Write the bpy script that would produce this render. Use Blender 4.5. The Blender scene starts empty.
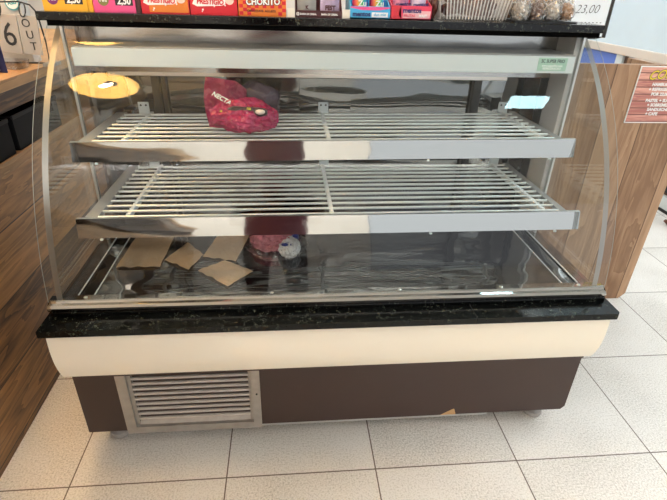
import bpy, bmesh, math, random
from mathutils import Vector, Matrix, noise
R = math.radians
S = bpy.context.scene
COL = S.collection
random.seed(7)

# ------------------------------------------------------------------ camera
pitch, yaw, roll = 0.50261, 0.102614, 0.0314015
cy, sy, cp, sp = math.cos(yaw), math.sin(yaw), math.cos(pitch), math.sin(pitch)
fw = Vector((sy*cp, cy*cp, -sp)); r0 = Vector((cy, -sy, 0)); u0 = r0.cross(fw)
rt = math.cos(roll)*r0 + math.sin(roll)*u0
up = -math.sin(roll)*r0 + math.cos(roll)*u0
cam = bpy.data.cameras.new('camera')
cam.lens = 482.03*36/667; cam.sensor_width = 36; cam.clip_start = 0.01
co = bpy.data.objects.new('camera', cam); COL.objects.link(co)
co.matrix_world = Matrix(((rt.x, up.x, -fw.x, .65081), (rt.y, up.y, -fw.y, -.95459), (rt.z, up.z, -fw.z, 1.29806), (0, 0, 0, 1)))
S.camera = co

# ------------------------------------------------------------------ world, exposure
S.view_settings.view_transform = 'Standard'
S.view_settings.look = 'None'
S.view_settings.gamma = 1
S.view_settings.use_curve_mapping = False
S.view_settings.exposure = 1.15
w = bpy.data.worlds.new('world'); S.world = w; w.use_nodes = True
w.node_tree.nodes['Background'].inputs[0].default_value = (.82, .88, 1, 1)
w.node_tree.nodes['Background'].inputs[1].default_value = .35

def area(name, loc, rot, size, sizey, power, color):
    l = bpy.data.lights.new(name, 'AREA'); l.shape = 'RECTANGLE'; l.size = size; l.size_y = sizey
    l.energy = power; l.color = color
    o = bpy.data.objects.new(name, l); COL.objects.link(o); o.location = loc; o.rotation_euler = rot
    return o
# daylight through the shop front, then added fill lights right, left, front and back
area('shopfront_daylight', (3.2, -4.1, 1.25), (R(90), 0, 0), 3.2, 2.4, 7, (1, .985, .95))
area('fill_light_right', (4.15, -.1, 2.66), (R(-14), R(24), 0), 1.0, 3.2, 62, (.90, .96, 1))  # added cool fill, set clear of the glass reflections
area('fill_light_left', (-1.9, -1.2, 2.66), (0, R(-18), 0), .9, 3.0, 50, (.98, .95, .92))  # added fill for the left side, outside the reflected area
area('bounce_fill_front', (.6, -1.9, 2.6), (R(-62), 0, 0), 3.6, .6, 100, (1, .97, .95))  # added one-sided wash; brightens the front wall to bounce onto the case
area('fill_light_rear', (2.3, 3.0, 2.66), (0, 0, 0), 1.8, 2.4, 22, (.90, .96, 1))  # added fill for the partition face and rear floor
area('fill_light_rear_left', (-.2, 2.8, 2.66), (0, 0, 0), 1.4, 1.6, 20, (1, .92, .84))  # added fill behind the left counter

# ------------------------------------------------------------------ materials
MATS = {}
def nt(name):
    m = bpy.data.materials.new(name); m.use_nodes = True
    return m, m.node_tree, m.node_tree.nodes['Principled BSDF']
def mat(name, c, rough=.5, metal=0, bump=0, bscale=40, var=0, spec=.5, emit=None, es=0, vs=8):
    if name in MATS: return MATS[name]
    m, t, b = nt(name)
    c = (c[0], c[1], c[2], 1)
    b.inputs['Base Color'].default_value = c
    b.inputs['Roughness'].default_value = rough
    b.inputs['Metallic'].default_value = metal
    b.inputs['Specular IOR Level'].default_value = spec
    tc = t.nodes.new('ShaderNodeTexCoord')
    n = t.nodes.new('ShaderNodeTexNoise'); n.inputs['Scale'].default_value = vs; n.inputs['Detail'].default_value = 4
    t.links.new(tc.outputs['Object'], n.inputs['Vector'])
    v = var or .04
    mx = t.nodes.new('ShaderNodeMix'); mx.data_type = 'RGBA'
    mx.inputs[6].default_value = tuple(max(0, x*(1-v)) for x in c[:3])+(1,)
    mx.inputs[7].default_value = tuple(min(1, x*(1+v)) for x in c[:3])+(1,)
    t.links.new(n.outputs['Fac'], mx.inputs[0]); t.links.new(mx.outputs[2], b.inputs['Base Color'])
    if bump:
        n2 = t.nodes.new('ShaderNodeTexNoise'); n2.inputs['Scale'].default_value = bscale
        t.links.new(tc.outputs['Object'], n2.inputs['Vector'])
        bp = t.nodes.new('ShaderNodeBump'); bp.inputs['Strength'].default_value = bump; bp.inputs['Distance'].default_value = .02
        t.links.new(n2.outputs['Fac'], bp.inputs['Height']); t.links.new(bp.outputs[0], b.inputs['Normal'])
    if emit:
        b.inputs['Emission Color'].default_value = (*emit, 1); b.inputs['Emission Strength'].default_value = es
    MATS[name] = m
    return m

def steel(name, c, rough, stretch=(1.5, 6, 6), bump=.2, dist=.01):
    m, t, b = nt(name)
    b.inputs['Base Color'].default_value = (*c, 1); b.inputs['Metallic'].default_value = 1
    b.inputs['Roughness'].default_value = rough
    tc = t.nodes.new('ShaderNodeTexCoord'); mp = t.nodes.new('ShaderNodeMapping')
    mp.inputs['Scale'].default_value = stretch
    n = t.nodes.new('ShaderNodeTexNoise'); n.inputs['Scale'].default_value = 1; n.inputs['Detail'].default_value = 1
    t.links.new(tc.outputs['Object'], mp.inputs[0]); t.links.new(mp.outputs[0], n.inputs['Vector'])
    bp = t.nodes.new('ShaderNodeBump'); bp.inputs['Strength'].default_value = bump; bp.inputs['Distance'].default_value = dist
    t.links.new(n.outputs['Fac'], bp.inputs['Height']); t.links.new(bp.outputs[0], b.inputs['Normal'])
    MATS[name] = m
    return m

def glass(name, tint=(.93, .95, .94), f0=.04, rough=.0, tints=None):
    m = bpy.data.materials.new(name); m.use_nodes = True; t = m.node_tree; t.nodes.clear()
    out = t.nodes.new('ShaderNodeOutputMaterial'); tr = t.nodes.new('ShaderNodeBsdfTransparent'); gl = t.nodes.new('ShaderNodeBsdfGlossy')
    tr.inputs[0].default_value = (*tint, 1); gl.inputs['Roughness'].default_value = rough
    gl.inputs[0].default_value = (1, 1, 1, 1)
    lw = t.nodes.new('ShaderNodeLayerWeight'); lw.inputs[0].default_value = .5
    pw = t.nodes.new('ShaderNodeMath'); pw.operation = 'POWER'; pw.inputs[1].default_value = 5
    ma = t.nodes.new('ShaderNodeMath'); ma.operation = 'MULTIPLY_ADD'; ma.inputs[1].default_value = 1-f0; ma.inputs[2].default_value = f0
    mx = t.nodes.new('ShaderNodeMixShader')
    t.links.new(lw.outputs['Facing'], pw.inputs[0]); t.links.new(pw.outputs[0], ma.inputs[0]); t.links.new(ma.outputs[0], mx.inputs[0])
    t.links.new(tr.outputs[0], mx.inputs[1]); t.links.new(gl.outputs[0], mx.inputs[2]); t.links.new(mx.outputs[0], out.inputs[0])
    MATS[name] = m
    return m

def wood(name, c1, c2, axis, plank, seam_off=0, grain=1.0, rough=.5, cross='z', lines=True):
    """planks run along `axis`; `cross` is the axis across them"""
    m, t, b = nt(name)
    N, L = t.nodes.new, t.links.new
    tc = N('ShaderNodeTexCoord'); sep = N('ShaderNodeSeparateXYZ'); L(tc.outputs['Object'], sep.inputs[0])
    ax = {'x': 0, 'y': 1, 'z': 2}
    def M(op, a, bb=None, c=None):
        n = N('ShaderNodeMath'); n.operation = op
        for i, v in enumerate((a, bb, c)):
            if v is None: continue
            if isinstance(v, (int, float)): n.inputs[i].default_value = v
            else: L(v, n.inputs[i])
        return n.outputs[0]
    cr = M('DIVIDE', M('ADD', sep.outputs[ax[cross]], seam_off), plank)
    idx = M('FLOOR', cr); fr = M('FRACT', cr)
    wn = N('ShaderNodeTexWhiteNoise'); wn.noise_dimensions = '1D'; L(idx, wn.inputs['W'])
    # shifted coordinates per plank
    comb = N('ShaderNodeCombineXYZ')
    sc = [14.0, 14.0, 14.0]; sc[ax[axis]] = 1.5
    for i in range(3):
        L(M('MULTIPLY_ADD', sep.outputs[i], sc[i]*grain, M('MULTIPLY', wn.outputs['Value'], 37.0)), comb.inputs[i])
    n1 = N('ShaderNodeTexNoise'); n1.inputs['Scale'].default_value = .7; n1.inputs['Detail'].default_value = 4; n1.inputs['Distortion'].default_value = .5
    L(comb.outputs[0], n1.inputs['Vector'])
    n2 = N('ShaderNodeTexNoise'); n2.inputs['Scale'].default_value = 6; n2.inputs['Detail'].default_value = 3
    L(comb.outputs[0], n2.inputs['Vector'])
    # cathedral rings
    rg = M('FRACT', M('MULTIPLY', n1.outputs['Fac'], 9.0))
    f = M('ADD', M('MULTIPLY', n1.outputs['Fac'], .55), M('ADD', M('MULTIPLY', n2.outputs['Fac'], .35), M('MULTIPLY', rg, .22)))
    f = M('ADD', f, M('MULTIPLY_ADD', wn.outputs['Value'], .35, -.22))
    cr_ = N('ShaderNodeValToRGB'); cr_.color_ramp.elements[0].position = .3; cr_.color_ramp.elements[1].position = .85
    cr_.color_ramp.elements[0].color = (*c1, 1); cr_.color_ramp.elements[1].color = (*c2, 1)
    L(f, cr_.inputs[0])
    sm = M('LESS_THAN', fr, .004/plank if lines else -1)
    mx = N('ShaderNodeMix'); mx.data_type = 'RGBA'; L(sm, mx.inputs[0]); L(cr_.outputs[0], mx.inputs[6])
    mx.inputs[7].default_value = (c1[0]*.45, c1[1]*.45, c1[2]*.45, 1)
    L(mx.outputs[2], b.inputs['Base Color']); b.inputs['Roughness'].default_value = rough
    MATS[name] = m
    return m

def granite():
    m, t, b = nt('black_granite'); N, L = t.nodes.new, t.links.new
    tc = N('ShaderNodeTexCoord')
    v = N('ShaderNodeTexNoise'); v.inputs['Scale'].default_value = 260; v.inputs['Detail'].default_value = 3; L(tc.outputs['Object'], v.inputs['Vector'])
    v2 = N('ShaderNodeTexNoise'); v2.inputs['Scale'].default_value = 80; v2.inputs['Detail'].default_value = 3; L(tc.outputs['Object'], v2.inputs['Vector'])
    mm = N('ShaderNodeMath'); mm.operation = 'MULTIPLY'; L(v.outputs['Fac'], mm.inputs[0]); L(v2.outputs['Fac'], mm.inputs[1])
    r = N('ShaderNodeValToRGB'); e = r.color_ramp.elements
    e[0].position = .27; e[0].color = (.002, .0025, .0025, 1); e[1].position = .43; e[1].color = (.075, .085, .065, 1)
    x = e.new(.33); x.color = (.007, .008, .0075, 1)
    L(mm.outputs[0], r.inputs[0]); L(r.outputs[0], b.inputs['Base Color'])
    b.inputs['Roughness'].default_value = .11; b.inputs['Specular IOR Level'].default_value = .28
    MATS['granite'] = m
granite()

def floor_mat():
    m, t, b = nt('speckled_floor_tiles'); N, L = t.nodes.new, t.links.new
    tc = N('ShaderNodeTexCoord'); sep = N('ShaderNodeSeparateXYZ'); L(tc.outputs['Object'], sep.inputs[0])
    def M(op, a, bb=None, c=None):
        n = N('ShaderNodeMath'); n.operation = op
        for i, v in enumerate((a, bb, c)):
            if v is None: continue
            if isinstance(v, (int, float)): n.inputs[i].default_value = v
            else: L(v, n.inputs[i])
        return n.outputs[0]
    T = .45; g = .0032
    ds = []; ids = []
    for i in (0, 1):
        q = M('DIVIDE', sep.outputs[i], T)
        ids.append(M('FLOOR', q))
        fr = M('FRACT', q)
        ds.append(M('MINIMUM', fr, M('SUBTRACT', 1.0, fr)))
    d = M('MINIMUM', ds[0], ds[1])
    grout = M('LESS_THAN', d, g/T/1.6)
    cmb = N('ShaderNodeCombineXYZ'); L(ids[0], cmb.inputs[0]); L(ids[1], cmb.inputs[1])
    wn = N('ShaderNodeTexWhiteNoise'); wn.noise_dimensions = '2D'; L(cmb.outputs[0], wn.inputs['Vector'])
    n1 = N('ShaderNodeTexNoise'); n1.inputs['Scale'].default_value = 190; n1.inputs['Detail'].default_value = 3; L(tc.outputs['Object'], n1.inputs['Vector'])
    n2 = N('ShaderNodeTexNoise'); n2.inputs['Scale'].default_value = 4; n2.inputs['Detail'].default_value = 4; L(tc.outputs['Object'], n2.inputs['Vector'])
    f = M('ADD', M('MULTIPLY', n1.outputs['Fac'], .75), M('ADD', M('MULTIPLY', n2.outputs['Fac'], .25), M('MULTIPLY', wn.outputs['Value'], .08)))
    r = N('ShaderNodeValToRGB'); e = r.color_ramp.elements
    e[0].position = .38; e[0].color = (.44, .415, .375, 1); e[1].position = .62; e[1].color = (.76, .735, .69, 1)
    x = e.new(.48); x.color = (.62, .59, .54, 1)
    L(f, r.inputs[0])
    mx = N('ShaderNodeMix'); mx.data_type = 'RGBA'; L(grout, mx.inputs[0]); L(r.outputs[0], mx.inputs[6]); mx.inputs[7].default_value = (.14, .11, .085, 1)
    L(mx.outputs[2], b.inputs['Base Color']); b.inputs['Roughness'].default_value = .42
    MATS['floor'] = m
floor_mat()

wood('counter_wood_dark', (.045, .015, .004), (.50, .245, .085), 'y', .20, -.02, 1.0, .42)
wood('counter_wood_edge', (.24, .125, .05), (.56, .33, .15), 'y', .5, .1, 1.0, .45, lines=False)
wood('counter_wood_light', (.24, .125, .062), (.56, .345, .20), 'z', .17, .05, 1.0, .45, cross='x')
wood('counter_wood_side', (.25, .145, .078), (.50, .33, .205), 'z', .17, .05, 1.0, .45, cross='y')
wood('poster_planks', (.45, .16, .13), (.92, .50, .38), 'x', .026, 0, 1.6, .4)
steel('mirror_steel', (.46, .455, .44), .045, (3.5, 14, 14), .35, .006)
steel('wavy_steel', (.16, .165, .165), .07, (3, 11, 16), .8, .010)
steel('dark_steel', (.23, .235, .235), .045, (2.5, 9, 9), .9, .010)
steel('header_steel', (.40, .39, .385), .16, (3, 5, 9), .8, .008)
steel('sill_steel', (.34, .33, .31), .10, (4, 6, 6), .3, .004)
steel('brushed_steel', (.62, .63, .62), .28, (4, 4, 120), .15, .002)
steel('side_steel', (.66, .61, .57), .34, (5, 6, 6), .5, .006)
mat('anodised_aluminium', (.60, .61, .60), .35, .9)
mat('wire_metal', (.70, .745, .74), .3, .5)
mat('end_paint', (.30, .31, .31), .4, .2)
mat('bar_white', (.68, .72, .74), .4)
mat('white_plastic', (.60, .67, .69), .35, var=.03)
mat('satin_aluminium', (.48, .48, .475), .35, 0)
mat('bar_white', (.68, .72, .74), .4)
mat('cream_laminate', (.89, .82, .68), .32, var=.02, vs=3)
mat('brown_laminate', (.048, .026, .020), .42, var=.08)
mat('grille_metal', (.40, .37, .33), .42, .5, var=.25, vs=30)
mat('grille_slat', (.50, .46, .42), .5, .1, var=.2, vs=40)
mat('black', (.008, .008, .009), .45)
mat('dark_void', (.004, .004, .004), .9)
mat('chipboard', (.55, .33, .15), .8, var=.2, vs=300)
mat('rubber', (.30, .28, .26), .5)
glass('clear_glass')
glass('pillar_glass', (.80, .76, .72), .12, .02)
mat('glass_edge', (.42, .46, .44), .2, spec=1)
glass('clear_seal', (.55, .56, .55), .30, .35)
glass('thin_film', (.90, .90, .90), .12, .15)
mat('kraft_paper', (.36, .265, .175), .8, bump=.25, bscale=60, var=.12, vs=20)
mat('wall_white', (.58, .70, .78), .6)
mat('wall_beige', (.70, .66, .61), .7)
mat('ceiling_white', (.75, .74, .71), .8)

# ------------------------------------------------------------------ mesh builder
class MB:
    def __init__(s): s.b = bmesh.new()
    def box(s, x0, x1, y0, y1, z0, z1, bev=0, rot=None, piv=None):
        r = bmesh.ops.create_cube(s.b, size=1)['verts']
        c = Vector(((x0+x1)/2, (y0+y1)/2, (z0+z1)/2))
        for v in r:
            v.co = Vector((v.co.x*(x1-x0), v.co.y*(y1-y0), v.co.z*(z1-z0)))+c
        if bev:
            ed = list({e for v in r for e in v.link_edges})
            q = bmesh.ops.bevel(s.b, geom=ed, offset=bev, segments=2, affect='EDGES', profile=.6)
            r = list({v for f in q['faces'] for v in f.verts} | {v for v in r if v.is_valid})
        if rot:
            bmesh.ops.rotate(s.b, verts=[v for v in r if v.is_valid], cent=piv or c, matrix=rot)
        return s
    def prism(s, pts, a0, a1, axis='x'):
        """extrude closed 2D outline along axis; pts are the other two coords in order"""
        def P(p, a):
            return {'x': (a, p[0], p[1]), 'y': (p[0], a, p[1]), 'z': (p[0], p[1], a)}[axis]
        A = [s.b.verts.new(P(p, a0)) for p in pts]; B = [s.b.verts.new(P(p, a1)) for p in pts]
        n = len(pts)
        for i in range(n): s.b.faces.new((A[i], A[(i+1) % n], B[(i+1) % n], B[i]))
        fa = s.b.faces.new(A[::-1]); fb = s.b.faces.new(B)
        if n > 4: bmesh.ops.triangulate(s.b, faces=[fa, fb])
        return s
    def tube(s, pts, r, seg=8, closed=False, taper=None):
        pts = [Vector(p) for p in pts]; rings = []
        n = len(pts)
        for i, p in enumerate(pts):
            a = pts[i-1] if (i or closed) else p; c = pts[(i+1) % n] if (i < n-1 or closed) else p
            d = (c-a).normalized()
            u = d.cross(Vector((0, 0, 1)) if abs(d.z) < .9 else Vector((1, 0, 0))).normalized(); v = d.cross(u)
            rr = r if taper is None else r*taper[i]
            rings.append([s.b.verts.new(p+u*rr*math.cos(k*2*math.pi/seg)+v*rr*math.sin(k*2*math.pi/seg)) for k in range(seg)])
        for i in range(n if closed else n-1):
            A, B = rings[i], rings[(i+1) % n]
            for k in range(seg): s.b.faces.new((A[k], A[(k+1) % seg], B[(k+1) % seg], B[k]))
        if not closed: s.b.faces.new(rings[0][::-1]); s.b.faces.new(rings[-1])
        return s
    def lathe(s, prof, c, seg=32, cap=True):
        c = Vector(c); rings = []
        for r, z in prof:
            rings.append([s.b.verts.new(c+Vector((r*math.cos(k*2*math.pi/seg), r*math.sin(k*2*math.pi/seg), z))) for k in range(seg)])
        for A, B in zip(rings, rings[1:]):
            for k in range(seg): s.b.faces.new((A[k], A[(k+1) % seg], B[(k+1) % seg], B[k]))
        if cap: s.b.faces.new(rings[0][::-1]); s.b.faces.new(rings[-1])
        return s
    def grid(s, f, nu, nv, thick=0):
        V = [[s.b.verts.new(f(i/nu, j/nv)) for j in range(nv+1)] for i in range(nu+1)]
        for i in range(nu):
            for j in range(nv): s.b.faces.new((V[i][j], V[i+1][j], V[i+1][j+1], V[i][j+1]))
        if thick: bmesh.ops.solidify(s.b, geom=s.b.faces[:], thickness=thick)
        return s
    def blob(s, c, rad, amp=.15, freq=3.0, sub=4, seed=0, sharp=False):
        r = bmesh.ops.create_icosphere(s.b, subdivisions=sub, radius=1)['verts']
        for v in r:
            d = v.co.normalized(); q = d*freq+Vector((seed*7.3, seed*3.1, seed))
            n = noise.noise(q)
            if sharp: n = (1-2*abs(noise.noise(q)))*.6+.4*(1-2*abs(noise.noise(q*2.3)))
            k = 1+amp*n
            v.co = Vector((d.x*rad[0]*k+c[0], d.y*rad[1]*k+c[1], d.z*rad[2]*k+c[2]))
        return s
    def build(s, name, m, parent=None, smooth=False, loc=None):
        bmesh.ops.recalc_face_normals(s.b, faces=s.b.faces[:])
        me = bpy.data.meshes.new(name); s.b.to_mesh(me); s.b.free()
        if smooth:
            for p in me.polygons: p.use_smooth = True
        me.materials.append(MATS[m] if isinstance(m, str) else m)
        o = bpy.data.objects.new(name, me); COL.objects.link(o)
        if parent is not None:
            o.parent = parent; bpy_loc = world_loc(parent); me.transform(Matrix.Translation(-bpy_loc))
        elif loc is not None:
            me.transform(Matrix.Translation(-Vector(loc))); o.location = loc
        return o
def world_loc(o):
    v = Vector((0, 0, 0))
    while o is not None: v += o.location; o = o.parent
    return v
def tag(o, label=None, cat=None, group=None, kind=None):
    if label: o['label'] = label
    if cat: o['category'] = cat
    if group: o['group'] = group
    if kind: o['kind'] = kind
    return o
def thing(name, loc, label, cat, group=None):
    o = bpy.data.objects.new(name, None); COL.objects.link(o); o.location = loc; o.empty_display_size = .05
    return tag(o, label, cat, group)
def struct(name, mb, m): return tag(mb.build(name, m), kind='structure')
def shade_auto(o, ang=35):
    for p in o.data.polygons: p.use_smooth = True
    o.data.set_sharp_from_angle(angle=R(ang))
    return o
def text(name, body, size, m, parent, origin, xdir, ydir, ext=.0004, bold=0.0, align='CENTER', shear=0, sx=1, spacing=1):
    """lettering standing on a face: origin in world, xdir/ydir the writing directions"""
    cu = bpy.data.curves.new(name, 'FONT'); cu.body = body; cu.size = size; cu.extrude = ext; cu.offset = bold
    cu.align_x = align; cu.align_y = 'CENTER'; cu.shear = shear; cu.space_character = spacing; cu.resolution_u = 3
    cu.space_line = .9
    to = bpy.data.objects.new(name, cu); COL.objects.link(to)
    bpy.context.view_layer.update()
    dg = bpy.context.evaluated_depsgraph_get()
    me = bpy.data.meshes.new_from_object(to.evaluated_get(dg))
    bpy.data.objects.remove(to)
    X = Vector(xdir).normalized(); Y = Vector(ydir).normalized(); Z = X.cross(Y)
    X = X*sx
    o_ = Vector(origin)-(world_loc(parent) if parent else Vector((0, 0, 0)))
    me.transform(Matrix(((X.x, Y.x, Z.x, o_.x), (X.y, Y.y, Z.y, o_.y), (X.z, Y.z, Z.z, o_.z), (0, 0, 0, 1))))
    me.materials.clear(); me.materials.append(MATS[m] if isinstance(m, str) else m)
    o = bpy.data.objects.new(name, me); COL.objects.link(o); o.parent = parent
    return o

# ------------------------------------------------------------------ room shell
X0, X1, Y0, Y1, H = -2.6, 5.2, -4.2, 5.2, 2.7
struct('floor', MB().box(X0, X1, Y0, Y1, -.05, 0), 'floor')
struct('ceiling', MB().box(X0, X1, Y0, Y1, H, H+.05), 'ceiling_white')
struct('wall_left', MB().box(X0-.1, X0, Y0, Y1, 0, H), 'wall_beige')
struct('wall_right', MB().box(X1, X1+.1, Y0, Y1, 0, H), 'wall_white')
struct('wall_back', MB().box(X0, X1, Y1, Y1+.1, 0, H), 'wall_beige')
# front wall: shop opening towards the street on the right side
struct('wall_front', MB().box(X0, 1.6, Y0-.1, Y0, 0, H).box(4.8, X1, Y0-.1, Y0, 0, H).box(1.6, 4.8, Y0-.1, Y0, 2.5, H), 'wall_beige')
struct('baseboard_front', MB().box(X0, 1.6, Y0, Y0+.015, 0, .08, .003), 'white_plastic')
struct('baseboard_back', MB().box(X0, X1, Y1-.015, Y1, 0, .08, .003), 'white_plastic')
# partition wall above the low wall cabinet on the right
struct('wall_partition', MB().box(3.22, 3.32, 1.2, Y1, .93, H), 'wall_white')

# ------------------------------------------------------------------ display case
case = thing('bakery_display_case', (.79, .5, 0), 'curved glass bakery display case with wire shelves, black granite ledges, cream and brown base', 'display case')
# glass circle profile (y, z)
CY, CZ, CR = 1.02523, .45198, .90652
def prof(z, off=0): return CY-math.sqrt(max(0, (CR-off)**2-(z-CZ)**2))
# carcass of the base (behind the brown front)
MB().box(.045, 1.545, .165, .84, .075, .50).build('base_carcass', 'brown_laminate', case)
br = MB()
br.box(.018, .137, .147, .165, .056, .40)
# right panel with a chipped lower edge
br.prism([(.552, .056), (1.137, .056), (1.178, .082), (1.182, .082), (1.19, .056), (1.556, .056), (1.568, .070), (1.568, .40), (.552, .40)], .147, .165, 'y')
tag(br.build('front_panel', 'brown_laminate', case), 'dark brown laminate front panel')
tag(MB().prism([(1.138, .0565), (1.190, .0565), (1.182, .0815), (1.178, .0815)], .1462, .148, 'y').build('chipped_corner', 'chipboard', case), 'bare chipboard where the laminate broke off')
MB().box(.552, 1.30, .146, .168, .049, .056, .001).build('bottom_trim', 'anodised_aluminium', case)
# ventilation grille
gf = MB()
gf.prism([(.137, .050), (.552, .050), (.527, .076), (.166, .076)], .139, .165, 'y')
gf.prism([(.137, .050), (.166, .076), (.166, .30), (.137, .30)], .139, .165, 'y')
gf.prism([(.552, .050), (.552, .30), (.527, .30), (.527, .076)], .139, .165, 'y')
gf.box(.137, .552, .139, .165, .30, .34)
g = gf.build('grille_frame', 'grille_metal', case)
gi = MB()
gi.box(.166, .176, .150, .175, .076, .30).box(.517, .527, .150, .175, .076, .30)
gi.prism([(.150, .076), (.158, .089), (.175, .092), (.175, .076)], .166, .527, 'x')
gi.build('inner_frame', 'grille_metal', g)
for k in range(10):
    z = .096+k*.0205
    sl = MB().prism([(.151, z), (.151, z+.0065), (.1525, z+.0075), (.1565, z+.0078), (.1565, z+.001)], .176, .517, 'x')
    sl.build('slat', 'grille_slat', g)
MB().box(.17, .52, .180, .186, .07, .32).build('grille_backing', 'dark_void', g)
for z in (.17, .26):
    MB().lathe([(.003, 0), (.003, .001)], (0, 0, 0), 10).build('screw', 'black', g).location = (0, 0, 0)
for o in [c for c in g.children if c.name.startswith('screw')]: bpy.data.objects.remove(o)
sc = MB(); r_ = bmesh.ops.create_cone(sc.b, cap_ends=True, segments=10, radius1=.003, radius2=.003, depth=.002)
bmesh.ops.rotate(sc.b, verts=r_['verts'], cent=(0, 0, 0), matrix=Matrix.Rotation(R(90), 3, 'X'))
bmesh.ops.translate(sc.b, verts=r_['verts'], vec=(.541, .138, .195)); sc.build('screw', 'black', g)
# feet
for fx, fy in ((.092, .19), (1.487, .19), (.092, .78), (1.487, .78)):
    f = MB().lathe([(.020, 0), (.029, .004), (.031, .012), (.029, .022), (.020, .028), (.012, .034), (.012, .076)], (fx, fy, 0), 20)
    shade_auto(f.build('foot', 'rubber', case))
# cream valance, bulging forward
vp = []
for y, z in ((.074, .512), (.070, .495), (.068, .47), (.067, .445), (.068, .425), (.070, .405), (.074, .385), (.080, .365), (.086, .350), (.092, .338)):
    vp.append((y, z))
out = vp+[(y+.016, z+.002) for y, z in vp[::-1]]
shade_auto(MB().prism(out, .028, 1.549, 'x').build('valance', 'cream_laminate', case), 50)
tag(MB().box(.05, 1.53, .095, .15, .33, .345).build('valance_return', 'brown_laminate', case))
# granite ledge
shade_auto(MB().prism([(.024, .044), (.024, .50), (1.552, .50), (1.552, .052), (1.546, .044)][::-1], .511, .530, 'z').build('front_ledge', 'granite', case))
MB().box(1.1445, 1.1465, .0435, .108, .5105, .5303).build('ledge_joint', 'dark_void', case)
MB().box(.034, 1.542, .108, .50, .530, .541, .002).build('ledge_riser', 'granite', case)
# metal rail holding the glass
rail = MB().prism([(.112, .541), (.108, .547), (.108, .553), (.114, .558), (.122, .560), (.128, .566), (.150, .566), (.150, .541)], .030, 1.541, 'x')
rail.build('glass_rail', 'mirror_steel', case)
for sx_ in (.118, .60, .95, 1.24, 1.47):
    MB().lathe([(.005, .562), (.005, .5675), (.003, .569)], (sx_, .138, 0), 10).build('rail_screw', 'anodised_aluminium', case)
# curved front glass
def gl(u, v):
    z = .556+(1.190-.556)*v
    return Vector((.030+u*1.511, prof(z), z))
go = MB().grid(gl, 2, 40, .005).build('front_glass', 'clear_glass', case, smooth=False)
shade_auto(go, 30)
for ex in (.0290, 1.5405):
    MB().grid(lambda u, v: Vector((ex+u*.0015, prof(.556+.641*v, -.001), .556+.641*v)), 1, 40, .005).build('glass_edge', 'glass_edge', case)
# side glass, bonded seal and posts
for side, xs in (('l', .053), ('r', 1.513)):
    pts = [(prof(.566+(1.19-.566)*k/24, .008), .566+(1.19-.566)*k/24) for k in range(25)]
    pts += [(.50, 1.196), (.50, .566)]
    MB().prism(pts, xs, xs+.005, 'x').build('side_glass', 'clear_glass', case)
    def sealf(u, v, xs=xs):
        z = .560+(1.195-.560)*v
        return Vector((xs-.005+u*.015, prof(z, .007), z))
    MB().grid(sealf, 2, 40, .008).build('glass_seal', 'clear_seal', case)
    # aluminium post at the end of the side glass, then polished inner side panel
    xs = .066 if side == 'l' else 1.502
    MB().box(xs-.002, xs+.005, .478, .490, .55, 1.198, .001).build('corner_post', 'anodised_aluminium', case)
    if side == 'l':
        MB().box(xs-.004, xs+.002, .496, .60, .53, 1.198, .001).build('rear_side_glass', 'pillar_glass', case)
    else:
        MB().box(xs-.012, xs+.006, .496, .655, .53, 1.198, .002).build('side_pillar', 'satin_aluminium', case)
    MB().box(xs-.012, xs+.008, .60, .84, .45, 1.198).build('side_panel', 'dark_steel', case)
    # sill under the side glass
    for lx, lz in ((.0915, .5605), (.1205, .5435)) if side == 'l' else ((1.4805, .5605), (1.4495, .5435)):
        MB().box(lx-.0012, lx+.0012, .13, .60, lz-.0015, lz+.0012).build('sill_shine_line', 'bar_white', case)  # white strips paint the shiny lines along the sill edges
    if side == 'l':
        MB().box(.052, .092, .128, .60, .541, .560, .002).build('side_sill', 'sill_steel', case)
        MB().prism([(.092, .552), (.122, .541), (.092, .541)], .13, .60, 'y').build('sill_slope', 'dark_steel', case)
    else:
        MB().box(1.480, 1.522, .128, .60, .541, .560, .002).build('side_sill', 'sill_steel', case)
        MB().prism([(1.480, .552), (1.448, .541), (1.480, .541)], .13, .60, 'y').build('sill_slope', 'dark_steel', case)
tag(MB().box(.09, 1.485, .128, .70, .536, .5425).build('deck', 'dark_steel', case), 'dark polished steel deck with wavy reflections')
# rear: sliding doors and dark frame posts
bk = .695
def door_panel(x0, x1, z0, z1, y, m): return MB().box(x0, x1, y, y+.006, z0, z1, .0015).build('rear_door', m, case)
door_panel(.265, .70, .55, 1.032, bk, 'wavy_steel')
door_panel(.69, .862, .55, 1.032, bk-.012, 'wavy_steel')
door_panel(.855, 1.275, .55, 1.032, bk, 'wavy_steel')
MB().box(.06, 1.51, .71, .73, .50, 1.19).build('rear_wall', 'dark_steel', case)
MB().box(.225, .248, .668, .695, .54, 1.05, .002).box(.255, .268, .672, .695, .54, 1.05, .002).build('door_frame', 'black', case)
MB().box(1.272, 1.30, .672, .695, .54, 1.05, .002).build('door_frame', 'black', case)
MB().box(.10, 1.38, .665, .70, 1.034, 1.052, .002).build('door_track', 'side_steel', case)
MB().box(.06, 1.51, .47, .84, 1.190, 1.199).build('interior_ceiling', 'side_steel', case)
MB().box(.062, 1.506, .60, .606, 1.056, 1.190).build('rear_header', 'header_steel', case)
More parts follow.
